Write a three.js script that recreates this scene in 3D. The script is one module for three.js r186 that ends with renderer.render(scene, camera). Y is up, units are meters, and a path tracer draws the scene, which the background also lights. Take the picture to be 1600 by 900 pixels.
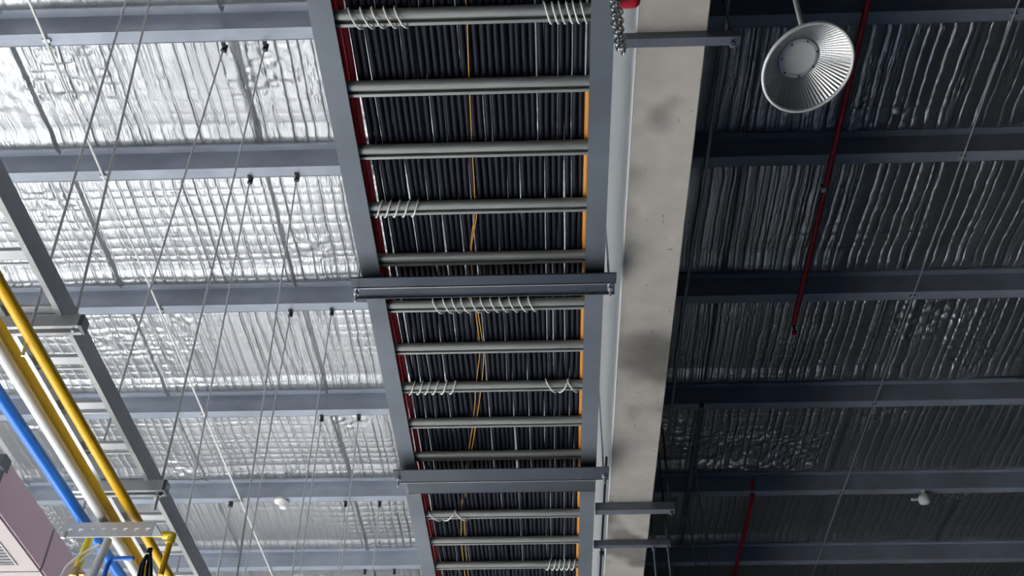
import * as THREE from 'three';
import { mergeGeometries, mergeVertices } from 'three/addons/utils/BufferGeometryUtils.js';
import { RoundedBoxGeometry } from 'three/addons/geometries/RoundedBoxGeometry.js';
import { Sky } from 'three/addons/objects/Sky.js';

// ------------------------------------------------------------------ camera
// x right, y up, -z forward along the bays; the eye is 1.6 m above the floor and looks steeply up
const EYE = 1.6, W = 1600, H = 900, F = 1700;
const scene = new THREE.Scene();
const camera = new THREE.PerspectiveCamera(2 * Math.atan(H / 2 / F) * 180 / Math.PI, W / H, 0.05, 200);
{
  const fw = new THREE.Vector3((887 - 800) / F, -(1985 - 450) / F, -1).normalize();   // scene -z in camera axes
  const Z = fw.clone().negate(), a = 0.018;
  const X = new THREE.Vector3(1, a, fw.x + a * fw.y).normalize();
  const Y = new THREE.Vector3().crossVectors(Z, X);
  const m = new THREE.Matrix4().makeBasis(X, Y, Z).transpose();                        // camera axes in scene axes
  camera.quaternion.setFromRotationMatrix(m);
  camera.position.set(0, EYE, 0);
}
scene.add(camera);

// ------------------------------------------------------------------ sky, sun, exposure
const SUN_EL = 36, SUN_AZ = -100;        // degrees; the sun stands beyond the open left side of the shed
const sunDir = new THREE.Vector3().setFromSphericalCoords(1, (90 - SUN_EL) * Math.PI / 180, SUN_AZ * Math.PI / 180);
const sky = new Sky();
sky.scale.setScalar(1000);
sky.material.uniforms.turbidity.value = 9;
sky.material.uniforms.rayleigh.value = 0.9;
sky.material.uniforms.mieCoefficient.value = 0.004;
sky.material.uniforms.mieDirectionalG.value = 0.8;
sky.material.uniforms.sunPosition.value.copy(sunDir);
scene.add(sky);
scene.backgroundIntensity = 0.32;
const sun = new THREE.DirectionalLight(0xfffbf5, 22.0);
sun.position.copy(sunDir).multiplyScalar(60);
sun.castShadow = true;
sun.shadow.mapSize.set(2048, 2048);
Object.assign(sun.shadow.camera, { left: -40, right: 40, top: 40, bottom: -40, near: 1, far: 140 });
scene.add(sun, sun.target);
const renderer = new THREE.WebGLRenderer({ antialias: true });
renderer.toneMapping = THREE.LinearToneMapping;
renderer.toneMappingExposure = 1.9;
renderer.shadowMap.enabled = true;

// ------------------------------------------------------------------ helpers
let seed = 1234567;
const rnd = () => { seed = (seed * 1664525 + 1013904223) >>> 0; return seed / 4294967296; };
const rr = (a, b) => a + (b - a) * rnd();
const hash = (i, j, k = 0) => { let h = (Math.imul(i, 374761393) + Math.imul(j, 668265263) + Math.imul(k, 2147483647 ^ 0x5bd1e995)) | 0; h = Math.imul(h ^ (h >>> 13), 1274126177); return ((h ^ (h >>> 16)) >>> 0) / 4294967296; };
function noise(x, y, k = 0) {            // smooth value noise, -1 .. 1
  const i = Math.floor(x), j = Math.floor(y); let u = x - i, v = y - j; u = u * u * (3 - 2 * u); v = v * v * (3 - 2 * v);
  const a = hash(i, j, k), b = hash(i + 1, j, k), c = hash(i, j + 1, k), d = hash(i + 1, j + 1, k);
  return 2 * (a + (b - a) * u + (c - a) * v + (a - b - c + d) * u * v) - 1;
}
const smooth = (a, b, x) => { const t = Math.min(1, Math.max(0, (x - a) / (b - a))); return t * t * (3 - 2 * t); };
const used = {};
const numbered = (n) => { const k = used[n] = (used[n] ?? -1) + 1; return k ? n + '_' + String(k).padStart(3, '0') : n; };
function shade(o) { o.traverse((c) => { if (c.isMesh) { c.castShadow = true; c.receiveShadow = true; } }); return o; }
function mesh(name, geo, mat, parent, label) {
  const o = new THREE.Mesh(geo, mat); o.name = parent ? name : numbered(name); o.castShadow = o.receiveShadow = true;
  (parent || scene).add(o); if (label) o.userData.label = label; return o;
}
function thing(name, label, category, pos = [0, 0, 0], group) {
  const o = new THREE.Group(); o.name = numbered(name); o.position.set(...pos); scene.add(o);
  o.userData = { label, category }; if (group) o.userData.group = group; return o;
}
function tag(o, label, category, group) { Object.assign(o.userData, { label, category }); if (group) o.userData.group = group; return o; }
function structure(name, geo, mat) { const o = mesh(name, geo, mat); o.userData.kind = 'structure'; return o; }
const merge = (gs) => mergeGeometries(gs.map((g) => { const n = g.index ? g.toNonIndexed() : g; for (const k of Object.keys(n.attributes)) if (!['position', 'normal', 'uv'].includes(k)) n.deleteAttribute(k); return n; }));
function uvBox(g) {                       // uv in metres from position and normal
  const p = g.attributes.position, n = g.attributes.normal, uv = g.attributes.uv;
  for (let i = 0; i < p.count; i++) {
    const ax = Math.abs(n.getX(i)), ay = Math.abs(n.getY(i)), az = Math.abs(n.getZ(i));
    if (ay >= ax && ay >= az) uv.setXY(i, p.getX(i), p.getZ(i)); else if (ax >= az) uv.setXY(i, p.getZ(i), p.getY(i)); else uv.setXY(i, p.getX(i), p.getY(i));
  }
  return g;
}
function box(x0, x1, y0, y1, z0, z1, bevel = 0) {   // world-metre extents
  const [a, b, c] = [x1 - x0, y1 - y0, z1 - z0].map(Math.abs);
  const g = bevel ? new RoundedBoxGeometry(a, b, c, 1, Math.min(bevel, a / 2.1, b / 2.1, c / 2.1)) : new THREE.BoxGeometry(a, b, c);
  g.translate((x0 + x1) / 2, (y0 + y1) / 2, (z0 + z1) / 2); return uvBox(g.index ? g.toNonIndexed() : g);
}
const V = (x, y, z) => new THREE.Vector3(x, y, z);
function rod(a, b, r, seg = 10) {         // straight cylinder between two points
  const d = b.clone().sub(a), g = new THREE.CylinderGeometry(r, r, d.length(), seg);
  g.applyQuaternion(new THREE.Quaternion().setFromUnitVectors(V(0, 1, 0), d.clone().normalize())); g.translate((a.x + b.x) / 2, (a.y + b.y) / 2, (a.z + b.z) / 2); return g;
}
const tube = (pts, r, seg = 24, rad = 8) => new THREE.TubeGeometry(new THREE.CatmullRomCurve3(pts), seg, r, rad);
function extrudeX(pts, x0, x1) {          // a closed outline in (z, y) pulled along x
  const s = new THREE.Shape(pts.map(([z, y]) => new THREE.Vector2(-z, y)));
  const g = new THREE.ExtrudeGeometry(s, { depth: x1 - x0, bevelEnabled: false }); g.rotateY(Math.PI / 2); g.translate(x0, 0, 0); return uvBox(g);
}
function extrudeZ(pts, z0, z1) {          // a closed outline in (x, y) pulled along z
  const s = new THREE.Shape(pts.map(([x, y]) => new THREE.Vector2(x, y)));
  const g = new THREE.ExtrudeGeometry(s, { depth: Math.abs(z1 - z0), bevelEnabled: false }); g.translate(0, 0, Math.min(z0, z1)); return uvBox(g);
}

// ------------------------------------------------------------------ textures and materials
function dataTexture(n, fn, srgb, repeat = 1) {
  const d = new Uint8Array(n * n * 4);
  for (let j = 0; j < n; j++) for (let i = 0; i < n; i++) { const c = fn(i / n, j / n), k = (j * n + i) * 4; d[k] = c[0] * 255; d[k + 1] = c[1] * 255; d[k + 2] = c[2] * 255; d[k + 3] = 255; }
  const t = new THREE.DataTexture(d, n, n); t.wrapS = t.wrapT = THREE.RepeatWrapping; t.magFilter = THREE.LinearFilter; t.minFilter = THREE.LinearMipmapLinearFilter; t.generateMipmaps = true;
  if (srgb) t.colorSpace = THREE.SRGBColorSpace; t.repeat.set(repeat, repeat); t.needsUpdate = true; return t;
}
function tileNoise(u, v, f, k) {          // value noise that repeats after f cells
  const x = u * f, y = v * f, i = Math.floor(x), j = Math.floor(y); let a = x - i, b = y - j; a = a * a * (3 - 2 * a); b = b * b * (3 - 2 * b);
  const h = (p, q) => hash(((p % f) + f) % f, ((q % f) + f) % f, k);
  return (h(i, j) * (1 - a) + h(i + 1, j) * a) * (1 - b) + (h(i, j + 1) * (1 - a) + h(i + 1, j + 1) * a) * b;
}
const fbm = (u, v, f, k, o = 4) => { let s = 0, w = 0.5, t = 0; for (let n = 0; n < o; n++) { s += w * tileNoise(u, v, f << n, k + n); t += w; w *= 0.5; } return s / t; };
const clamp = (x) => Math.min(1, Math.max(0, x));

const concreteMap = dataTexture(1024, (u, v) => {          // one tile is 4 m
  let g = 0.67 + 0.20 * (fbm(u, v, 6, 3, 5) - 0.5) + 0.07 * (fbm(u, v, 60, 11, 3) - 0.5);
  g -= 0.22 * smooth(0.50, 0.74, fbm(u, v, 7, 23, 4));
  g -= 0.20 * smooth(0.66, 0.82, fbm(u, v, 14, 41, 3));
  if (tileNoise(u, v, 180, 77) > 0.965) g -= 0.16;
  const w = 0.5 + 0.5 * (fbm(u, v, 4, 91, 2) - 0.5);
  return [clamp(g * (0.985 + 0.03 * w)), clamp(g * 0.965), clamp(g * (0.925 - 0.03 * w))];
}, true, 0.25);
const concreteBump = dataTexture(512, (u, v) => { let h = 0.6 + 0.3 * (fbm(u, v, 40, 5, 3) - 0.5); if (tileNoise(u, v, 90, 71) > 0.95) h -= 0.4; return [clamp(h), clamp(h), clamp(h)]; }, false, 0.5);
const steelRough = dataTexture(512, (u, v) => { const g = clamp(0.75 + 0.5 * (fbm(u, v, 8, 17, 4) - 0.5)); return [g, g, g]; }, false, 0.7);
const steelMap = dataTexture(512, (u, v) => { const g = clamp(0.90 + 0.20 * (fbm(u, v, 7, 29, 4) - 0.5)); return [g, g, clamp(g * 1.01)]; }, true, 0.6);
const foilBump = dataTexture(1024, (u, v) => {             // one tile is 0.9 m: fine crumple, drawn out along the roll
  const st = (f, g, k) => { const x = u * f, y = v * g, i = Math.floor(x), j = Math.floor(y); let a = x - i, b = y - j; a = a * a * (3 - 2 * a); b = b * b * (3 - 2 * b); const h = (p, q) => hash(((p % f) + f) % f, ((q % g) + g) % g, k); return (h(i, j) * (1 - a) + h(i + 1, j) * a) * (1 - b) + (h(i, j + 1) * (1 - a) + h(i + 1, j + 1) * a) * b; };
  const a = Math.abs(2 * (0.6 * st(60, 11, 51) + 0.4 * st(110, 24, 52)) - 1), b = Math.abs(2 * fbm(u, v, 30, 61, 3) - 1), c = fbm(u, v, 9, 81, 3);
  const h = clamp(0.2 + 0.42 * a * smooth(0.35, 0.65, fbm(u, v, 5, 95, 2)) + 0.14 * b + 0.22 * c); return [h, h, h];
}, false, 1 / 0.9);

const std = (color, rough, metal, extra = {}) => new THREE.MeshStandardMaterial({ color: new THREE.Color(...color), roughness: rough, metalness: metal, ...extra });
const M = {
  foil: std([0.49, 0.505, 0.52], 0.38, 0.92, { bumpMap: foilBump, bumpScale: 0.006, side: THREE.DoubleSide }),
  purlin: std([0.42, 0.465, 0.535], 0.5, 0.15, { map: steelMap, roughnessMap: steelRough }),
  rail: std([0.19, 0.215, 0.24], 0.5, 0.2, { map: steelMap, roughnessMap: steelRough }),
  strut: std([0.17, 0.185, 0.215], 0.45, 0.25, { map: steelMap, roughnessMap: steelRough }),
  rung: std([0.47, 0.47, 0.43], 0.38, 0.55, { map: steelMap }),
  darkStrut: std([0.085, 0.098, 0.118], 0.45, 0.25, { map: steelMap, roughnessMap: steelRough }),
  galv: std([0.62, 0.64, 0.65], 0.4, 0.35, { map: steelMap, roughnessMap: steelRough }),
  rodSteel: std([0.55, 0.56, 0.58], 0.35, 0.4),
  clamp: std([0.05, 0.05, 0.055], 0.5, 0.4),
  concrete: std([0.95, 0.95, 0.95], 0.85, 0, { map: concreteMap, bumpMap: concreteBump, bumpScale: 0.003 }),
  black: new THREE.MeshPhysicalMaterial({ color: new THREE.Color(0.008, 0.009, 0.017), roughness: 0.5, specularIntensity: 0.35 }),
  red: std([0.82, 0.05, 0.06], 0.5, 0),
  redPaint: std([0.50, 0.014, 0.028], 0.4, 0),
  orange: std([0.55, 0.22, 0.025], 0.5, 0),
  wire: std([0.62, 0.33, 0.06], 0.5, 0),
  yellowPipe: std([0.85, 0.47, 0.01], 0.38, 0),
  yellow: std([0.93, 0.70, 0.05], 0.4, 0),
  white: std([0.80, 0.80, 0.77], 0.4, 0),
  blue: std([0.01, 0.16, 0.66], 0.3, 0),
  cord: std([0.78, 0.78, 0.74], 0.7, 0),
  mauve: std([0.93, 0.65, 0.75], 0.55, 0),
  beige: std([0.40, 0.35, 0.34], 0.6, 0),
  dark: std([0.03, 0.03, 0.035], 0.6, 0),
  chrome: std([0.55, 0.55, 0.55], 0.22, 1),
  lampReflector: std([0.50, 0.50, 0.49], 0.36, 0.95),
  lampRim: std([0.72, 0.72, 0.71], 0.35, 0.2),
  lampDisc: std([0.85, 0.83, 0.79], 0.25, 0),
  brass: std([0.6, 0.42, 0.2], 0.35, 0.8),
  floor: std([0.55, 0.55, 0.54], 0.7, 0, { bumpMap: concreteBump, bumpScale: 0.001 }),
  floorDark: std([0.025, 0.025, 0.025], 0.7, 0),
  wallDark: std([0.03, 0.03, 0.032], 0.85, 0),
  wallPale: std([0.5, 0.5, 0.5], 0.85, 0),
  litSide: std([0.90, 0.90, 0.87], 0.6, 0),  // near-white, stands in for light on the beam's left side
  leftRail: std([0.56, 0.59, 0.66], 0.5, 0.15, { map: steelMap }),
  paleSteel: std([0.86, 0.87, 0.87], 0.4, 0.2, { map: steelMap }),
  yard: std([0.13, 0.128, 0.122], 0.9, 0),
  wall: std([0.20, 0.21, 0.22], 0.85, 0),
  roof: std([0.35, 0.36, 0.37], 0.6, 0.3),
};
const Y = (h) => EYE + h;                  // heights below are given above the eye

// ------------------------------------------------------------------ structure: shed shell
const X0 = -9, X1 = 9, ZF = -11.9, ZB = 5, HP = 5.5, HF = 5.69, WT = 0.25;
structure('floor', box(X0, 0.9, -0.3, 0, ZF, ZB), M.floor);
structure('floor_right_darkened', box(0.9, X1, -0.3, 0, ZF, ZB), M.floorDark);  // unseen floor zone, made near black to keep the right bay dim
{
  const g = box(-60, 60, -0.5, -0.3, -60, 60); structure('floor_outside', g, M.yard);
}
structure('wall_back', box(X0 - WT, X1 + WT, -0.3, Y(6.2), ZB, ZB + WT), M.wallDark);
structure('wall_right', box(X1, X1 + WT, -0.3, Y(6.2), ZF, ZB), M.wallDark);  // unseen; blackened like the back and front walls to dim the right bay
// unseen openings, sized to shape the light: left wall is open along a band of bays, the front wall through a wide doorway on the bright side
const WB = 0.9, WTOP = 5.0, DT = 5.2;
{
  const g = [box(X0 - WT, X0, -0.3, WB, ZF, ZB), box(X0 - WT, X0, WTOP, Y(6.2), ZF, ZB), box(X0 - WT, X0, WB, WTOP, -0.6, ZB)];
  for (const z of [-8.2, -4.4]) g.push(box(X0 - WT, X0, WB, WTOP, z - 0.15, z + 0.15));
  structure('wall_left', merge(g), M.wall);
  const f = [box(-1.4, X1 + WT, DT, Y(6.2), ZF - WT, ZF), box(-1.4, X1 + WT, -0.3, DT, ZF - WT, ZF), box(X0 - WT, -4.9, -0.3, DT, ZF - WT, ZF)];
  structure('wall_front', merge(f), M.wallDark);
  structure('wall_front_lintel_paled', box(X0 - WT, -1.4, DT, Y(6.2), ZF - WT, ZF), M.wallPale);  // unseen; made pale so the far foil on the left reflects it
}

// ceiling: metal deck above, foil-faced insulation panels below, one child per roll and bay
const PZ = [-2.72, -3.82, -4.92, -6.31, -7.70, -9.12, -10.50, -11.85];   // far edge of each purlin's bottom flange
const ceiling = new THREE.Group(); ceiling.name = 'ceiling'; ceiling.userData.kind = 'structure'; scene.add(ceiling);
mesh('roof_deck', box(X0 - WT, X1 + WT, Y(5.86), Y(6.1), ZF - WT, ZB + WT), M.roof, ceiling);
function creases(x, pitch, jit, k) {      // nearest crease of an irregular row: cell number, signed place in the cell, distance
  const q = x / pitch, i = Math.floor(q), c = (n) => n + jit * (hash(n, k, 3) - 0.5);
  let lo = i; if (q < c(i)) lo = i - 1; else if (q >= c(i + 1)) lo = i + 1;
  const a = c(lo), b = c(lo + 1), f = (q - a) / (b - a);
  return [lo, f, Math.min(q - a, b - q) * pitch];
}
function foilHeight(x, z, t, e0, e1, k) {
  // t runs 0..1 from the near purlin to the far one; e0, e1 are the distances to the panel's side edges
  const wob = 0.007 * noise(x * 3, z * 5, k) + 0.02 * noise(x * 0.9, z * 0.8, k + 1);
  const kick = 0.0035 * noise(x * 7, z * 14, k + 2);
  const [iu, fu, du] = creases(x + wob + kick, 0.079, 0.5, k);
  const [iv, fv, dv] = creases(z + 0.006 * noise(x * 6, z * 2, 12) + 0.012 * noise(x * 1.2, z * 2, 13), 0.094, 0.45, 7);
  const patch = noise(x * 0.8 + 3, z * 0.9, 7), patch2 = noise(x * 1.1, z * 0.6 + 9, 8);
  const quilt = 0.25 + 0.75 * smooth(-0.35, 0.35, patch);
  let h = 0.0075 * Math.exp(-((du / 0.0065) ** 2)) * (0.35 + 0.65 * hash(iu, k, 5));                 // sharp creases along the roll
  h += (z < -6.3 ? 0.0058 : 0.0042) * quilt * Math.exp(-((dv / 0.008) ** 2)) * (0.2 + 0.8 * hash(iv, iu, 9));               // shorter ones across it
  h += 0.075 * (fu - 0.5) * (0.13 * (hash(iu, k, 6) - 0.5) + 0.05 * noise(z * 1.7, iu * 3.1, 16));   // every strip has its own slight tilt
  h -= 0.0035 * quilt * (1 - (2 * fu - 1) ** 2) * (1 - (2 * fv - 1) ** 2);                            // cells belly a little
  const [iw, fw, dw] = creases(x + 0.02 * noise(x * 1.3, z * 1.1, 21) + 0.003 * noise(x * 8, z * 7, 22), 0.027, 0.6, k + 3);
  h += 0.004 * smooth(0.0, 0.45, patch2) * hash(iw, k, 15) * Math.exp(-((dw / 0.005) ** 2));          // bunched pleats
  h += 0.007 * smooth(0.25, 0.7, noise(x * 1.7, z * 1.9, 31)) * (1 - 2 * Math.abs(noise(x * 14, z * 18, 32)));   // crushed spots
  h += 0.003 * noise(x * 5, z * 1.6, 33) + 0.012 * noise(x * 1.5, z * 1.0, 34);
  h -= 0.025 * Math.sin(Math.PI * t);                                   // sag between purlins
  h -= 0.022 * smooth(0.80, 0.90, t) * (1 - smooth(0.93, 1.0, t));      // fold where it is tucked over the purlin
  h -= 0.022 * (1 - smooth(0.0, 0.03, e0));                              // lapped edge hangs a little
  h += 0.008 * (1 - smooth(0.0, 0.05, e1));
  return h;
}
function foilPanel(x0, x1, z0, z1, k, b) {
  const seen = Math.max(Math.abs(x0), Math.abs(x1)) < 1.6 - 0.62 * z1 && b > 0;
  const sx = !seen ? 0.02 : b < 4 ? 0.0062 : 0.0085, sz = !seen ? 0.03 : 0.0118, nx = Math.ceil((x1 - x0) / sx), nz = Math.ceil((z0 - z1) / sz);
  const pos = new Float32Array((nx + 1) * (nz + 1) * 3), uv = new Float32Array((nx + 1) * (nz + 1) * 2), ix = [];
  for (let j = 0; j <= nz; j++) for (let i = 0; i <= nx; i++) {
    const n = j * (nx + 1) + i, t = j / nz, z = z0 + (z1 - z0) * t;
    let x = x0 + (x1 - x0) * i / nx; if (i === 0 || i === nx) x += 0.008 * noise(z * 3, x0, 40);
    pos[n * 3] = x; pos[n * 3 + 1] = Y(HF) + foilHeight(x, z, t, x - x0, x1 - x, k); pos[n * 3 + 2] = z; uv[n * 2] = x; uv[n * 2 + 1] = z;
    if (i < nx && j < nz) { const a = n, b = n + 1, c = n + nx + 1, d = c + 1; ix.push(a, c, b, b, c, d); }
  }
  const g = new THREE.BufferGeometry(); g.setAttribute('position', new THREE.BufferAttribute(pos, 3)); g.setAttribute('uv', new THREE.BufferAttribute(uv, 2)); g.setIndex(ix); g.computeVertexNormals(); return g;
}
const seamsLeft = [-6.4, -5.05, -3.28, -1.90, -0.55, 0.33], seamsRight = [0.585, 1.38, 2.72, 4.05, 5.6];
for (let b = 0; b < PZ.length - 1; b++) {
  const z0 = PZ[b] + 0.08, z1 = PZ[b + 1] + 0.10;
  for (const seams of [seamsLeft, seamsRight]) for (let s = 0; s < seams.length - 1; s++) {
    const j = b && s && s < seams.length - 2 ? 0.03 * noise(b * 3.3, s * 2.7, 50) : 0;
    mesh('insulation_panel', foilPanel(seams[s] + j - (s ? 0.02 : 0), seams[s + 1], z0, z1, 100 + b * 16 + s + (seams === seamsRight ? 8 : 0), b), M.foil, ceiling);
  }
}

// ------------------------------------------------------------------ concrete beam dividing the two bays
{
  const t = thing('concrete_beam', 'long grey cast concrete beam with stained underside beside the cable tray, between bright and dark bays', 'beam');
  mesh('body', box(0.3405, 0.581, Y(3.17), Y(5.86), ZF + 0.02, ZB - 0.02, 0.006), M.concrete, t);
  mesh('brightening_side_skin', box(0.3335, 0.3402, Y(3.172), Y(5.86), ZF + 0.02, ZB - 0.02), M.litSide, t, 'smooth white skin added to brighten the left face');  // thin skin over the concrete, whitened because the tray shades this side
}

// ------------------------------------------------------------------ purlins, one run per bay
const ordinal = ['nearest', 'topmost', 'second', 'third', 'fourth', 'fifth', 'sixth', 'seventh'];
function purlin(zf, x0, x1, label, group) {
  const t = thing('roof_purlin', label, 'purlin', [0, 0, 0], group), w = 0.09, zw = zf + w, th = 0.006;
  mesh('web', box(x0, x1, Y(HP) + th, Y(HF) - 0.02, zw - th, zw), M.purlin, t);
  mesh('bottom_flange', merge([box(x0, x1, Y(HP), Y(HP) + th, zf, zw, 0.002), box(x0, x1, Y(HP), Y(HP) + 0.02, zf, zf + th)]), M.purlin, t);
  mesh('top_flange', merge([box(x0, x1, Y(HF) - 0.02, Y(HF) - 0.014, zw - th, zw + 0.066, 0.002), box(x0, x1, Y(HF) - 0.036, Y(HF) - 0.014, zw + 0.06, zw + 0.066)]), M.purlin, t);
  return t;
}
for (let i = 1; i < PZ.length - 1; i++) {
  purlin(PZ[i], X0 + 0.01, 0.331, `pale grey steel purlin across the bright left bay, ${i === 1 ? 'topmost' : ordinal[i] + ' from the top'}`);
  purlin(PZ[i], 0.584, X1 - 0.01, `shadowed dark steel purlin across the dim right bay, ${i === 1 ? 'topmost' : ordinal[i] + ' from the top'}`);
}
purlin(PZ[0], X0 + 0.01, 0.331, 'pale grey steel roof purlin above the top edge of the photo in the left bay');
purlin(PZ[0], 0.584, X1 - 0.01, 'dark steel roof purlin above the top edge of the photo in the right bay');

// ------------------------------------------------------------------ main cable ladder
const TZ0 = -1.2, TZ1 = -8.6;
{
  const t = thing('cable_ladder', 'wide grey steel cable ladder full of black cables beside the concrete beam', 'cable tray');
  const c = (s, xo) => extrudeZ([[0, 0], [0.08, 0], [0.08, 0.006], [0.005, 0.006], [0.005, 0.094], [0.045, 0.094], [0.045, 0.1], [0, 0.1]].map(([x, y]) => [xo + s * x, Y(3.1) + y]), TZ0, TZ1);
  mesh('side_rail', c(1, -0.764), M.rail, t); mesh('side_rail', c(-1, 0.254), M.rail, t);
  const rung = merge([rod(V(-0.757, 0, 0), V(0.247, 0, 0), 0.0195, 14), box(-0.757, 0.247, -0.012, -0.006, -0.042, -0.030), box(-0.757, 0.247, 0.008, 0.013, -0.042, 0), box(-0.757, 0.247, -0.006, 0.013, -0.042, -0.039)]);
  for (let i = -3; i < 22; i++) { const r = mesh('rung', rung, M.rung, t); r.position.set(0, Y(3.14), -2.086 - 0.2965 * i + (i < 0 ? 0 : 0)); if (r.position.z > TZ0 - 0.03) t.remove(r); }
}
// black power cables laid on the rungs, each on its own slightly wandering line
function cable(name, x, h, r, wander, k, mat, z0 = TZ0, z1 = TZ1) {
  const p = []; const n = 60;
  for (let i = 0; i <= n; i++) { const z = z0 + (z1 - z0) * i / n; p.push(V(x + wander * (0.7 * noise(z * 0.9, k * 7.1, 61) + 0.7 * noise(z * 3.1, k * 3.7, 62)), Y(h) + 0.003 * noise(z * 1.4, k * 5.3, 63), z)); }
  return mesh(name, tube(p, r, 130, 8), mat);
}
for (let i = 0; i < 34; i++) {
  const gap = i > 23 ? 0.0012 : 0;
  tag(cable('power_cable', -0.640 + i * 0.0246 + gap * (i - 23) * 0.5, 3.175, 0.01248, 0.0052, i + 1, M.black), 'thick black power cable lying lengthwise among many alike in the middle cable ladder', 'cable', 'black power cables in the middle cable ladder');
}
for (let i = 0; i < 9; i++) {
  tag(cable('power_cable', -0.56 + i * 0.062 + 0.02 * noise(i, 3, 70), 3.2, 0.0122, 0.012, i + 50, M.black), 'thick black power cable lying lengthwise among many alike in the middle cable ladder', 'cable', 'black power cables in the middle cable ladder');
}
tag(cable('power_cable', -0.671, 3.172, 0.0125, 0.003, 80, M.red), 'red cable along the left rail of the middle cable ladder', 'cable');
tag(cable('power_cable', -0.700, 3.197, 0.0125, 0.006, 81, M.red), 'thinner red cable tucked behind the first along the left rail of the cable ladder', 'cable');
tag(cable('power_cable', 0.176, 3.172, 0.0145, 0.002, 82, M.orange, -2.4), 'orange cable along the right rail of the middle cable ladder', 'cable');
{
  const wire = (pts, label) => tag(mesh('earth_wire', tube(pts.map(([x, z, dh = 0]) => V(x, Y(3.158 + dh), z)), 0.0022, 60, 6), M.wire), label, 'wire');
  wire([[-0.243, -2.0], [-0.243, -2.13], [-0.251, -2.33], [-0.262, -2.7, 0.01], [-0.27, -3.02], [-0.302, -3.25], [-0.305, -3.64], [-0.30, -3.91], [-0.33, -4.15], [-0.362, -4.45], [-0.47, -5.2, 0.01], [-0.505, -5.62], [-0.52, -6.6]], 'thin yellow wire wandering over the black cables, left of the pair');
  wire([[-0.262, -2.95, 0.012], [-0.262, -3.03], [-0.300, -3.27], [-0.295, -3.62], [-0.285, -3.95], [-0.31, -4.2], [-0.352, -4.5], [-0.46, -5.25, 0.01], [-0.485, -5.66], [-0.5, -6.5]], 'thin yellow wire wandering over the black cables, right of the pair');
}
// white lashing cords wound round rungs
function lashing(i, x0, x1, turns, label, slant = 1) {      // slant 1 or -1; 0 alternates
  const p = [], N = 16, n = turns * N, z = -2.086 - 0.2965 * i;
  for (let k = 0; k <= n; k++) {
    const q = k / N, tn = Math.floor(q), fr = q - tn, a = (fr - 0.5) * 2 * Math.PI, dir = slant || (tn & 1 ? 1 : -1);
    const adv = tn + smooth(0.2, 0.8, fr) + 0.10 * noise(tn * 3.7, i, 71) * smooth(0, 0.3, fr) * (1 - smooth(0.7, 1, fr));
    p.push(V(x0 + (x1 - x0) * Math.min(turns, adv) / turns, Y(3.137) - 0.029 * Math.cos(a), z - 0.012 + dir * 0.038 * Math.sin(a)));
  }
  return tag(mesh('lashing_cord', tube(p, 0.0036, n * 2, 6), M.cord), label, 'cord');
}
lashing(0, -0.64, -0.44, 5, 'white lashing cord wound round the left end of the topmost rung', -1);
lashing(0, 0.02, 0.165, 6, 'white lashing cord wound round the right end of the topmost rung', -1);
lashing(3, -0.672, -0.49, 5, 'white lashing cord wound round the left end of the fourth rung from the top', 1);
lashing(5, -0.485, -0.027, 11, 'long white lashing cord wound round the rung just below the upper cross channel', -1);
lashing(7, -0.665, -0.43, 6, 'white lashing cord on the left end of the third rung below the upper channel', 1);
lashing(7, 0.0, 0.16, 3, 'short white lashing cord on the right end of the third rung below the upper channel', 0);
lashing(11, -0.666, -0.44, 3, 'loose white lashing cord on the first rung below the lower cross channel', 0);
lashing(13, -0.02, 0.155, 6, 'white lashing cord wound round the right end of the lowest rung in view', 1);

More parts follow.
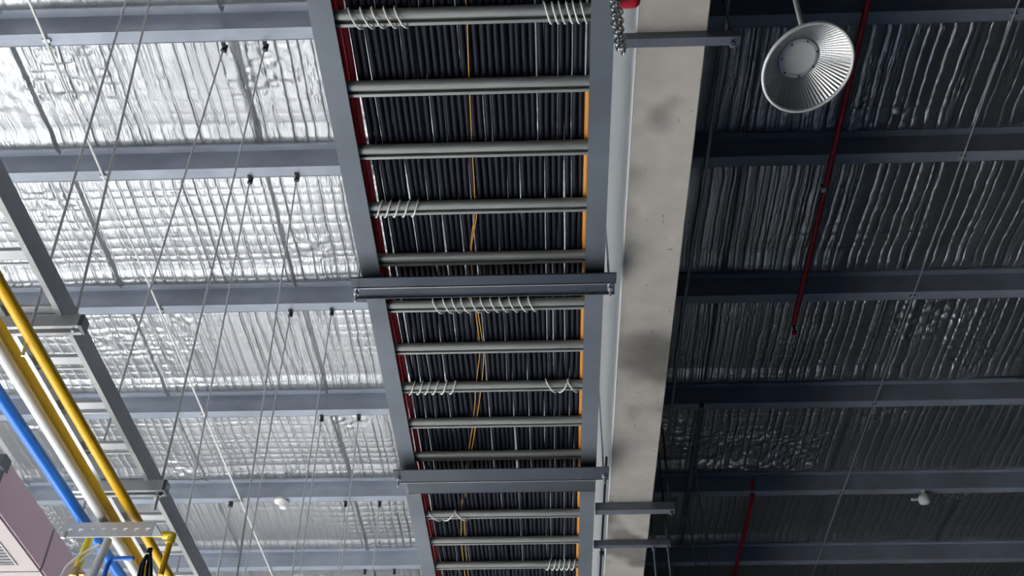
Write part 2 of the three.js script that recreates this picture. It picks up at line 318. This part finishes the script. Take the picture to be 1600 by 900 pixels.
// cross channels carrying the ladder, with their threaded rods
function channelX(name, x0, x1, h, z, size, label, category, mat, opens = -1) {
  // slotted channel profile, open side down when opens is -1
  const t = thing(name, label, category), s = size / 2, th = 0.004;
  const o = opens < 0 ? [[-s, -s], [-s, s], [s, s], [s, -s], [s * 0.45, -s], [s * 0.45, -s + 0.006], [s - th, -s + th], [s - th, s - th], [-s + th, s - th], [-s + th, -s + th], [-s * 0.45, -s + 0.006], [-s * 0.45, -s]] : [[-s, -s], [-s, s], [-s + th, s], [-s + th, -s + th], [s - th, -s + th], [s - th, s], [s, s], [s, -s]];
  mesh('channel', extrudeX(o.map(([z2, y]) => [z2 + z, y + Y(h)]), x0, x1), mat, t);
  return t;
}
{
  // upper one: an angle whose pale upright face and dark underside both show
  const t = thing('cross_channel', 'dark steel cross channel under the middle cable ladder, upper of the two', 'channel');
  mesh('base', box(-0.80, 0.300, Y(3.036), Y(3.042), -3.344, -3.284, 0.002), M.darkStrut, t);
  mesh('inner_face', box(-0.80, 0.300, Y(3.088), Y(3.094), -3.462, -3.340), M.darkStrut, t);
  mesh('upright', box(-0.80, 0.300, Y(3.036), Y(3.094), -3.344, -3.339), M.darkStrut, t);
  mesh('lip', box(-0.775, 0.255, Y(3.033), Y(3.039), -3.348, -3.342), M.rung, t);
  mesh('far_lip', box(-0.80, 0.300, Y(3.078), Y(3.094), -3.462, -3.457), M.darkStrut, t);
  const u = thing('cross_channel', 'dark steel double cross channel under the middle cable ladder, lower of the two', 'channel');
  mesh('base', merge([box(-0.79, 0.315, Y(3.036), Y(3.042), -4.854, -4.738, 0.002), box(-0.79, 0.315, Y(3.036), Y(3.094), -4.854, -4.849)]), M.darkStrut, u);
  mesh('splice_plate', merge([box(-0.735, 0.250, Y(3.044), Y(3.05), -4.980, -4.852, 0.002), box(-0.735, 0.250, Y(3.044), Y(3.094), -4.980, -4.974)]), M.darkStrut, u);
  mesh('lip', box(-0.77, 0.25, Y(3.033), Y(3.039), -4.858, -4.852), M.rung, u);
  const hang = (x, z, label, group) => {
    const r = thing('threaded_rod', label, 'rod');
    mesh('rod', rod(V(x, Y(2.985), z), V(x, Y(HP + 0.01), z), 0.005), M.rodSteel, r);
    mesh('nut', rod(V(x, Y(3.022), z), V(x, Y(3.037), z), 0.011, 6), M.rodSteel, r); mesh('nut', rod(V(x, Y(3.049), z), V(x, Y(3.064), z), 0.011, 6), M.rodSteel, r);
    return r;
  };
  hang(-0.785, -3.37, 'threaded rod through the left end of the upper cross channel');
  hang(0.274, -3.37, 'threaded rod through the right end of the upper cross channel, before the beam face');
  hang(-0.770, -4.81, 'threaded rod through the left end of the lower cross channel');
  hang(0.290, -4.81, 'threaded rod through the right end of the lower cross channel, before the beam face');
}
// thin conduit on the beam's left face, low in the picture
{
  const t = thing('wall_conduit', 'thin dark conduit along the lit left face of the concrete beam at the bottom', 'conduit');
  mesh('pipe', rod(V(0.318, Y(3.235), -4.95), V(0.318, Y(3.235), -8.5), 0.007), M.clamp, t);
  for (const z of [-5.1, -5.5, -6.0]) mesh('saddle', box(0.308, 0.334, Y(3.225), Y(3.245), z - 0.012, z + 0.012), M.clamp, t);
}

// ------------------------------------------------------------------ struts under the beam
function underStrut(x1, z, size, label) {
  const t = channelX('support_strut', 0.262, x1, 3.168 - size / 2, z, size, label, 'strut', M.strut, 1);
  return t;
}
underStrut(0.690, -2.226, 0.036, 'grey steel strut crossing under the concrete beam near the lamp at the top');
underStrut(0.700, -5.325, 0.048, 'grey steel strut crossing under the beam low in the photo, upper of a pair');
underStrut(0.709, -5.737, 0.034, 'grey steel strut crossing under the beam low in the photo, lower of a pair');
for (const [x, z, hb, label] of [[0.679, -5.325, 3.10, 'thin rod rising from the right end of the upper low strut'], [0.693, -5.737, 2.65, 'thin rod through the right end of the lowest strut beside the beam'], [0.61, -5.737, 2.65, 'thin rod through the lowest strut, close to the beam edge'], [0.66, -2.226, 3.10, 'thin rod rising from the right end of the topmost strut']]) {
  const r = thing('threaded_rod', label, 'rod');
  mesh('rod', rod(V(x, Y(hb), z), V(x, Y(HP), z), 0.006), M.strut, r); mesh('nut', rod(V(x, Y(3.105), z), V(x, Y(3.117), z), 0.012, 6), M.strut, r);
}

// ------------------------------------------------------------------ hanger rods of the left services
function hanger(xt, xb, z, hb, label, zt = z) {
  const t = thing('hanger_rod', label, 'rod', [0, 0, 0]);
  mesh('rod', rod(V(xt, Y(HP - 0.03), zt), V(xb, Y(hb), z), 0.0052), M.rodSteel, t);
  mesh('beam_clamp', merge([box(xt - 0.014, xt + 0.014, Y(HP - 0.012), Y(HP - 0.001), zt - 0.022, zt + 0.03, 0.003), box(xt - 0.014, xt + 0.014, Y(HP - 0.04), Y(HP + 0.028), zt - 0.024, zt - 0.010, 0.003), rod(V(xt, Y(HP - 0.052), zt), V(xt, Y(HP - 0.034), zt), 0.014, 6)]), M.clamp, t);
  return t;
}
const rods = [
  [-1.96, -1.70, -2.72, 2.2, 'thin steel hanger rod entering at the top left corner, passing behind the left ladder'],
  [-1.872, -1.605, -2.79, 2.36, 'thin steel hanger rod from the top edge to the upper left ladder bracket', -2.72],
  [-1.907, -1.903, -3.85, 2.155, 'thin steel hanger rod from the topmost purlin, left of its pair'],
  [-1.656, -1.604, -3.85, 2.29, 'thin steel hanger rod from the topmost purlin, right of its pair'],
  [-1.979, -1.837, -4.924, 2.0, 'thin steel hanger rod from the second purlin, left of its pair'],
  [-1.657, -1.528, -4.912, 2.0, 'thin steel hanger rod from the second purlin, right of its pair'],
  [-1.961, -1.931, -6.311, 2.2, 'thin steel hanger rod from the third purlin, left of its pair'],
  [-1.641, -1.631, -6.306, 2.2, 'thin steel hanger rod from the third purlin, right of its pair'],
  [-1.951, -1.931, -7.709, 2.2, 'thin steel hanger rod from the fourth purlin, left of its pair'],
  [-1.627, -1.603, -7.71, 2.2, 'thin steel hanger rod from the fourth purlin, right of its pair'],
  [-1.955, -1.897, -9.134, 2.2, 'thin steel hanger rod from the fifth purlin, left of its pair'],
  [-1.627, -1.624, -9.145, 2.2, 'thin steel hanger rod from the fifth purlin, right of its pair'],
  [-1.955, -1.93, -10.51, 2.2, 'hanger rod from the lowest purlin in view, left of its pair'],
  [-1.640, -1.62, -10.51, 2.2, 'hanger rod from the lowest purlin in view, right of its pair'],
];
for (const r of rods) hanger(...r.slice(0, 5), r[5]);

// ------------------------------------------------------------------ left cable ladder
const LZ0 = 1.0, LZ1 = -9.6;
{
  const t = thing('cable_ladder', 'narrow cable ladder with pale rungs and grey rail behind the coloured pipes at left', 'cable tray');
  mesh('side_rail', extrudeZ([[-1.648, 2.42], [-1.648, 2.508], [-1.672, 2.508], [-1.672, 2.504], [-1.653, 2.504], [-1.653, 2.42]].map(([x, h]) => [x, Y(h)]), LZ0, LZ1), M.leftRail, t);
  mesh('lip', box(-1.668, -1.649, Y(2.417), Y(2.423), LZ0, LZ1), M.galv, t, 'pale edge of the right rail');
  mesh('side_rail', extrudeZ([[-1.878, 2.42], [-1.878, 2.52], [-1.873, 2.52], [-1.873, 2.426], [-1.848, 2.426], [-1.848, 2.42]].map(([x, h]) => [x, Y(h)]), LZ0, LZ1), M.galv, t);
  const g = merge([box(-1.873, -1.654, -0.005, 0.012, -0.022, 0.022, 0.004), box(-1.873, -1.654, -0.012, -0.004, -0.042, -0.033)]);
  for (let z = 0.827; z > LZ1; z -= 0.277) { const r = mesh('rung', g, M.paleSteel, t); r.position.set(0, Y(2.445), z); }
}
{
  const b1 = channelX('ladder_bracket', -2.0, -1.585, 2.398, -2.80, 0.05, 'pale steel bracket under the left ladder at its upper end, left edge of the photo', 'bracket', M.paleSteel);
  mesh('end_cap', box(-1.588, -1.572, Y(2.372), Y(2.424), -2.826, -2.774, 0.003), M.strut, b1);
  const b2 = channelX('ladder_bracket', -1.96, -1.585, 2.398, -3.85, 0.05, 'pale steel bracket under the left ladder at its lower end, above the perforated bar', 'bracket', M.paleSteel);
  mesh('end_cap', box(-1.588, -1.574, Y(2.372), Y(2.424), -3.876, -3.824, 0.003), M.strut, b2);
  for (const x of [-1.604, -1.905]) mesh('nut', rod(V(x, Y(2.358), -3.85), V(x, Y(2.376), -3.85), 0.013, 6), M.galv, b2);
}
// perforated bar that carries the pipes
{
  const t = thing('pipe_bracket', 'grey perforated steel bar carrying the blue, white, yellow and orange pipes', 'bracket');
  const xl = -1.912, xr = -1.552, yb = 2.122, yt = 2.186, z = -3.76;
  const s = new THREE.Shape([[xl, yb], [xr, yb], [xr, yt], [xl, yt]].map(([x, h]) => new THREE.Vector2(x, Y(h))));
  for (let i = 0; i < 8; i++) {
    const x = xl + 0.028 + i * 0.0445, y = Y(yb + 0.030), p = new THREE.Path();
    p.moveTo(x - 0.011, y - 0.006); p.lineTo(x - 0.004, y - 0.006); p.lineTo(x + 0.010, y + 0.006); p.lineTo(x - 0.011, y + 0.006); p.closePath(); s.holes.push(p);
  }
  mesh('perforated_plate', new THREE.ExtrudeGeometry(s, { depth: 0.004, bevelEnabled: false }).translate(0, 0, z), M.paleSteel, t);
  mesh('flange', box(xl, xr, Y(yt - 0.004), Y(yt), -3.865, z, 0.0015), M.rail, t);
  mesh('bolt', merge([rod(V(xl + 0.012, Y(yb - 0.006), -3.752), V(xl + 0.012, Y(yb + 0.016), -3.752), 0.009, 8), rod(V(-1.905, Y(2.160), -3.85), V(-1.905, Y(2.182), -3.85), 0.012, 6)]), M.paleSteel, t);
}
// the four pipes
function pipe(name, pts, r, mat, label) { return tag(mesh(name, pts.length === 2 ? rod(pts[0], pts[1], r, 24) : tube(pts, r, 80, 20), mat), label, 'pipe'); }
pipe('service_pipe', [V(-1.706, Y(2.262), 1.0), V(-1.668, Y(2.262), -5.4)], 0.0205, M.yellowPipe, 'orange-yellow pipe along the left ladder, rightmost of the four pipes');
pipe('service_pipe', [V(-1.779, Y(2.273), 1.0), V(-1.772, Y(2.273), -5.4)], 0.0180, M.yellow, 'yellow pipe half hidden behind the white pipe');
pipe('service_pipe', [V(-1.797, Y(2.232), 1.0), V(-1.782, Y(2.232), -5.4)], 0.0205, M.white, 'white pipe between the yellow and blue pipes');
pipe('service_pipe', [V(-1.974, Y(2.262), 1.0), V(-1.872, Y(2.262), -5.4)], 0.0235, M.blue, 'bright blue pipe, leftmost of the four pipes');
{
  // branch with an elbow off the orange pipe
  const t = thing('branch_pipe', 'yellow branch pipe with an elbow turning down at the right end of the perforated bar', 'pipe');
  mesh('branch', rod(V(-1.66, Y(2.235), -3.935), V(-1.54, Y(2.205), -3.895), 0.012, 16), M.yellow, t);
  mesh('elbow', merge([rod(V(-1.562, Y(2.208), -3.90), V(-1.520, Y(2.20), -3.893), 0.0165, 16), new THREE.SphereGeometry(0.018, 16, 12).translate(-1.524, Y(2.198), -3.893), rod(V(-1.524, Y(2.198), -3.893), V(-1.527, Y(2.165), -3.893), 0.0165, 16)]), M.yellow, t);
  mesh('drop', rod(V(-1.525, Y(2.19), -3.893), V(-1.535, Y(2.03), -3.90), 0.012, 16), M.yellowPipe, t);
  const y = thing('drop_pipe', 'yellow drop pipe with a brass valve at the bottom left, below the perforated bar', 'pipe');
  mesh('pipe', rod(V(-1.862, Y(2.20), -3.90), V(-1.862, Y(2.02), -3.86), 0.0155, 16), M.yellow, y);
  mesh('valve', merge([rod(V(-1.862, Y(2.04), -3.865), V(-1.862, Y(2.0), -3.855), 0.020, 8), rod(V(-1.862, Y(2.018), -3.86), V(-1.822, Y(2.018), -3.86), 0.010, 8)]), M.brass, y);
  pipe('drop_pipe', [V(-1.785, Y(2.19), -3.90), V(-1.81, Y(1.9), -3.87)], 0.0165, M.white, 'white drop pipe hanging at the bottom left beside the blue pipe');
  const b = thing('branch_pipe', 'thin blue branch pipe looping beside the blue pipe at the bottom', 'pipe');
  mesh('branch', tube([V(-1.64, Y(2.078), -3.85), V(-1.70, Y(2.078), -3.85), V(-1.728, Y(2.072), -3.85), V(-1.736, Y(2.04), -3.85), V(-1.736, Y(1.92), -3.85)], 0.009, 40, 10), M.blue, b);
  const loop = (pts, r, mat, label, name = 'loose_cable') => tag(mesh(name, tube(pts.map((p) => V(p[0], Y(p[1]), p[2] ?? -3.86)), r, 50, 8), mat), label, 'cable');
  loop([[-1.80, 2.15], [-1.83, 2.128], [-1.875, 2.09], [-1.905, 2.05], [-1.915, 1.95]], 0.0045, M.white, 'thin white cable curving down at the bottom left, outer of two');
  loop([[-1.79, 2.145], [-1.82, 2.115], [-1.855, 2.07], [-1.868, 2.02], [-1.872, 1.92]], 0.0045, M.cord, 'thin white cable curving down at the bottom left, inner of two');
  for (const [dx, dz, k] of [[-0.022, 0, 0], [-0.009, 0.01, 1], [0.004, 0.0, 2], [0.02, 0.012, 3]]) loop([[-1.578 + dx * 0.2, 2.115, -3.84], [-1.577 + dx * 0.5, 2.08, -3.84 + dz], [-1.575 + dx, 2.04, -3.84 + dz], [-1.560 + dx * 1.5, 1.93, -3.84 + dz]], 0.0065, M.black, 'black cable in the small tied bundle hanging at the bottom', 'bundled_cable').userData.group = 'black cables in the tied bundle at the bottom';
  tag(mesh('cable_tie', new THREE.TorusGeometry(0.013, 0.003, 8, 20).rotateX(Math.PI / 2).translate(-1.577, Y(2.085), -3.838), M.white), 'white cable tie round the small black cable bundle', 'tie');
}

// ------------------------------------------------------------------ mauve air box at bottom left
{
  const t = thing('air_unit', 'mauve panelled air unit with beige underside and vent at the bottom left corner', 'air unit');
  const xr = -2.6, xl = -3.6, hb = 2.64, ht = 2.89;
  const side = (z0, z1) => mesh('side_panel', box(xr - 0.03, xr, Y(hb + 0.012), Y(ht), z1 + 0.011, z0 - 0.011, 0.004), M.mauve, t);
  side(-4.37, -5.02); side(-5.02, -5.67); side(-5.67, -6.32);
  const bottom = (z0, z1) => mesh('bottom_panel', box(xl, xr - 0.006, Y(hb), Y(hb + 0.012), z1 + 0.005, z0 - 0.005, 0.003), M.beige, t);
  bottom(-4.37, -5.02); bottom(-5.02, -5.67); bottom(-5.67, -6.32);
  mesh('frame', merge([box(xl, xr - 0.008, Y(hb + 0.012), Y(ht), -6.32, -4.37), box(xr - 0.06, xr + 0.004, Y(ht - 0.06), Y(ht + 0.012), -4.40, -4.33, 0.004)]), M.rail, t);
  const v = mesh('vent', merge([box(-2.95, -2.70, Y(hb - 0.006), Y(hb), -4.945, -4.935), box(-2.95, -2.70, Y(hb - 0.006), Y(hb), -4.71, -4.70), box(-2.70, -2.69, Y(hb - 0.006), Y(hb), -4.945, -4.70), box(-2.96, -2.95, Y(hb - 0.006), Y(hb), -4.945, -4.70)]), M.beige, t);
  for (let i = 0; i < 7; i++) mesh('louvre', box(-2.95, -2.70, Y(hb - 0.005), Y(hb - 0.001), -4.925 + i * 0.031, -4.912 + i * 0.031), M.rail, v);
}

// ------------------------------------------------------------------ small ceiling things, left bay
{
  const t = thing('roof_conduit', 'thin white conduit running along under the purlins of the left bay', 'conduit');
  mesh('pipe', rod(V(-2.976, Y(5.486), -2.2), V(-2.95, Y(5.486), -11.4), 0.0085, 10), M.white, t);
  for (const z of PZ.slice(1, 7)) mesh('saddle', box(-2.995, -2.945, Y(5.484), Y(5.5), z + 0.035, z + 0.06, 0.002), M.galv, t);
  const q = thing('roof_conduit', 'long thin pale conduit crossing the dim right bay, far right of the red pipe', 'conduit');
  mesh('pipe', rod(V(2.79, Y(5.486), -2.2), V(2.79, Y(5.486), -11.2), 0.0065, 8), M.galv, q);
  for (const z of PZ.slice(1, 7)) mesh('saddle', box(2.77, 2.81, Y(5.484), Y(5.5), z + 0.035, z + 0.06, 0.002), M.galv, q);
  const d = thing('drop_conduit', 'pale drop conduit with a short side arm on the fifth purlin of the left bay', 'conduit');
  mesh('arm', rod(V(-2.95, Y(5.47), -9.04), V(-3.07, Y(5.45), -9.02), 0.010), M.galv, d);
  mesh('box', rod(V(-3.035, Y(5.40), -9.02), V(-3.035, Y(5.45), -9.02), 0.022, 12), M.clamp, d);
  mesh('drop', rod(V(-3.035, Y(5.41), -9.02), V(-3.02, Y(4.3), -9.02), 0.009), M.galv, d);
  const s = thing('smoke_detector', 'small round white detector on the fifth purlin of the left bay', 'detector', [-2.545, Y(5.5), -9.075]);
  mesh('base', new THREE.CylinderGeometry(0.06, 0.06, 0.02, 28).translate(-0.03, -0.012, 0), M.white, s);
  mesh('sensor', new THREE.LatheGeometry([[0, -0.085], [0.028, -0.085], [0.036, -0.078], [0.038, -0.05], [0.05, -0.03], [0.05, -0.02], [0, -0.02]].map((p) => new THREE.Vector2(...p)), 28).translate(0, 0, -0.01), M.white, s);
}

// ------------------------------------------------------------------ right bay: lamp
{
  const n = V(-0.215, 0.957, -0.191).normalize(), c = V(0.871, Y(2.9), -2.1735), K = 0.7073;
  const t = thing('high_bay_lamp', 'round ribbed metal high bay lamp hanging unlit in the dim right bay', 'lamp', c.toArray());
  t.quaternion.setFromUnitVectors(V(0, 1, 0), n); t.scale.setScalar(K);
  // ribbed prismatic cone: facets round the axis and rings up the side
  const NA = 144, NR = 26, R1 = 0.214, R0 = 0.092, D = 0.115, pos = [], ix = [];
  for (let j = 0; j <= NR; j++) for (let i = 0; i < NA; i++) {
    const s = j / NR, a = i / NA * Math.PI * 2, prof = R0 + (R1 - R0) * s + 0.004 * Math.sin(Math.PI * s), rad = prof + ((i & 1) ? 0.0022 : -0.0022) * (0.3 + s) + ((j & 1) ? 0.0009 : 0);
    pos.push(rad * Math.cos(a), D * (1 - s), rad * Math.sin(a));
    if (j < NR) { const p = j * NA + i, q = j * NA + (i + 1) % NA; ix.push(p, p + NA, q, q, p + NA, q + NA); }
  }
  let g = new THREE.BufferGeometry(); g.setAttribute('position', new THREE.Float32BufferAttribute(pos, 3)); g.setIndex(ix); g = g.toNonIndexed(); g.computeVertexNormals();
  M.lampReflector.side = THREE.DoubleSide;
  mesh('reflector', g, M.lampReflector, t);
  mesh('rim', new THREE.TorusGeometry(0.218, 0.0085, 10, 72).rotateX(Math.PI / 2), M.lampRim, t);
  mesh('lens', new THREE.CylinderGeometry(0.082, 0.082, 0.010, 48).translate(0, D - 0.004, 0), M.lampDisc, t);
  const ring = mesh('lens_ring', new THREE.LatheGeometry([[0.080, D - 0.014], [0.096, D - 0.014], [0.099, D - 0.008], [0.099, D + 0.004], [0.080, D + 0.004], [0.080, D - 0.014]].map((p) => new THREE.Vector2(...p)), 48), M.paleSteel, t);
  for (let i = 0; i < 7; i++) { const a = i / 7 * Math.PI * 2 + 0.3; mesh('screw', new THREE.CylinderGeometry(0.0045, 0.0045, 0.006, 8).translate(0.089 * Math.cos(a), D - 0.016, 0.089 * Math.sin(a)), M.dark, ring); }
  mesh('housing', merge([new THREE.CylinderGeometry(0.06, 0.085, 0.09, 32).translate(0, D + 0.05, 0), ...Array.from({ length: 20 }, (_, i) => new THREE.BoxGeometry(0.025, 0.07, 0.004).translate(0.07, D + 0.05, 0).rotateY(i / 20 * Math.PI * 2))]), M.strut, t);
  const back = t.quaternion.clone().invert(), loc = (x, h, z) => V(x, Y(h), z).sub(c).applyQuaternion(back).divideScalar(K);
  mesh('stem', rod(loc(0.893, 3.03, -2.186), loc(0.96, 5.66, -2.165), 0.0135, 14), M.lampRim, t);
}
// sprinkler pipes and conduits
{
  const t = thing('sprinkler_pipe', 'red sprinkler pipe running past the lamp in the dim right bay', 'pipe');
  mesh('pipe', rod(V(1.897, Y(5.466), -2.2), V(1.935, Y(5.466), -6.55), 0.019, 16), M.redPaint, t);
  mesh('coupling', rod(V(1.912, Y(5.466), -5.08), V(1.9125, Y(5.466), -5.12), 0.025, 16), M.galv, t);
  mesh('sprinkler_head', merge([rod(V(1.935, Y(5.47), -6.53), V(1.93, Y(5.39), -6.55), 0.012, 10), rod(V(1.93, Y(5.40), -6.55), V(1.93, Y(5.385), -6.55), 0.022, 12)]), M.redPaint, t);
  const u = thing('sprinkler_pipe', 'red sprinkler pipe at the bottom of the dim right bay', 'pipe');
  mesh('pipe', rod(V(1.945, Y(5.466), -9.05), V(1.96, Y(5.466), -11.5), 0.019, 16), M.redPaint, u);
  mesh('elbow', rod(V(1.945, Y(5.466), -9.1), V(1.945, Y(5.6), -8.98), 0.02, 12), M.redPaint, u);
  tag(mesh('roof_conduit', tube([V(1.095, Y(5.45), -2.2), V(1.095, Y(5.45), -4.5), V(1.065, Y(5.45), -6.2), V(1.07, Y(5.45), -8.1)], 0.012, 60, 10), M.galv), 'thin dark grey conduit running along the beam in the dim right bay', 'conduit');
  tag(mesh('roof_conduit', rod(V(0.955, Y(5.44), -6.1), V(0.985, Y(5.44), -9.3), 0.022, 12), M.strut), 'thicker dark conduit close to the beam in the lower right bay', 'conduit');
  tag(mesh('steel_bar', box(1.305, 1.345, Y(5.455), Y(5.499), -9.4, -7.60, 0.004), M.strut), 'short dark steel bar under the purlins right of the beam, low in the photo', 'bar');
  const c1 = thing('hanger_rod', 'thin rod hanging from the dark steel bar, right of the beam', 'rod');
  mesh('rod', rod(V(1.33, Y(5.46), -9.15), V(1.35, Y(3.2), -9.15), 0.006), M.rodSteel, c1);
  const c2 = thing('hanger_rod', 'thin pale rod hanging a little right of the dark steel bar', 'rod');
  mesh('rod', rod(V(1.36, Y(5.5), -8.6), V(1.46, Y(3.2), -8.9), 0.006), M.rodSteel, c2);
  const w = thing('security_camera', 'small white round fitting with a short arm in the lower right bay', 'camera', [3.555, Y(5.42), -9.10]);
  mesh('body', new THREE.LatheGeometry([[0, -0.045], [0.03, -0.043], [0.052, -0.025], [0.056, 0.01], [0.045, 0.05], [0, 0.055]].map((p) => new THREE.Vector2(...p)), 24), M.white, w);
  mesh('arm', rod(V(-0.04, 0.01, 0), V(-0.12, 0, 0.01), 0.014, 12), M.white, w);
  mesh('mount', rod(V(0, 0.04, 0.02), V(0, 0.085, 0.03), 0.02, 12), M.white, w);
  for (const [x, z] of [[0.012, -0.02], [-0.010, -0.025]]) mesh('eye', new THREE.SphereGeometry(0.007, 8, 6).translate(x, -0.042, z), M.dark, w);
}
// chain hoist at the top edge
{
  const t = thing('chain_hoist', 'red chain hoist with dangling steel chain at the top edge beside the beam', 'hoist');
  mesh('hook_block', new RoundedBoxGeometry(0.085, 0.09, 0.06, 3, 0.025).translate(0.285, Y(3.045), -1.98), M.redPaint, t);
  mesh('suspension', rod(V(0.292, Y(3.085), -1.98), V(0.292, Y(5.66), -1.98), 0.006), M.rodSteel, t);
  const link = new THREE.TorusGeometry(0.0105, 0.0034, 8, 16); link.scale(1, 1.45, 1);
  const c = mesh('chain', new THREE.BufferGeometry(), M.chrome, t);
  const gs = [];
  for (const [x0, n, ph] of [[0.238, 12, 0], [0.252, 13, 1]]) for (let i = 0; i < n; i++) { const g = link.clone(); g.rotateY(((i + ph) & 1) ? Math.PI / 2 + 0.3 : 0.3); g.rotateZ(0.15 * noise(i, ph, 90)); g.translate(x0 + 0.003 * noise(i * 0.7, ph, 91), Y(3.015 - i * 0.0232), -1.97); gs.push(g); }
  c.geometry = merge(gs);
}
scene.traverse((o) => { if (o.isMesh) o.castShadow = o.receiveShadow = true; });
renderer.render(scene, camera);
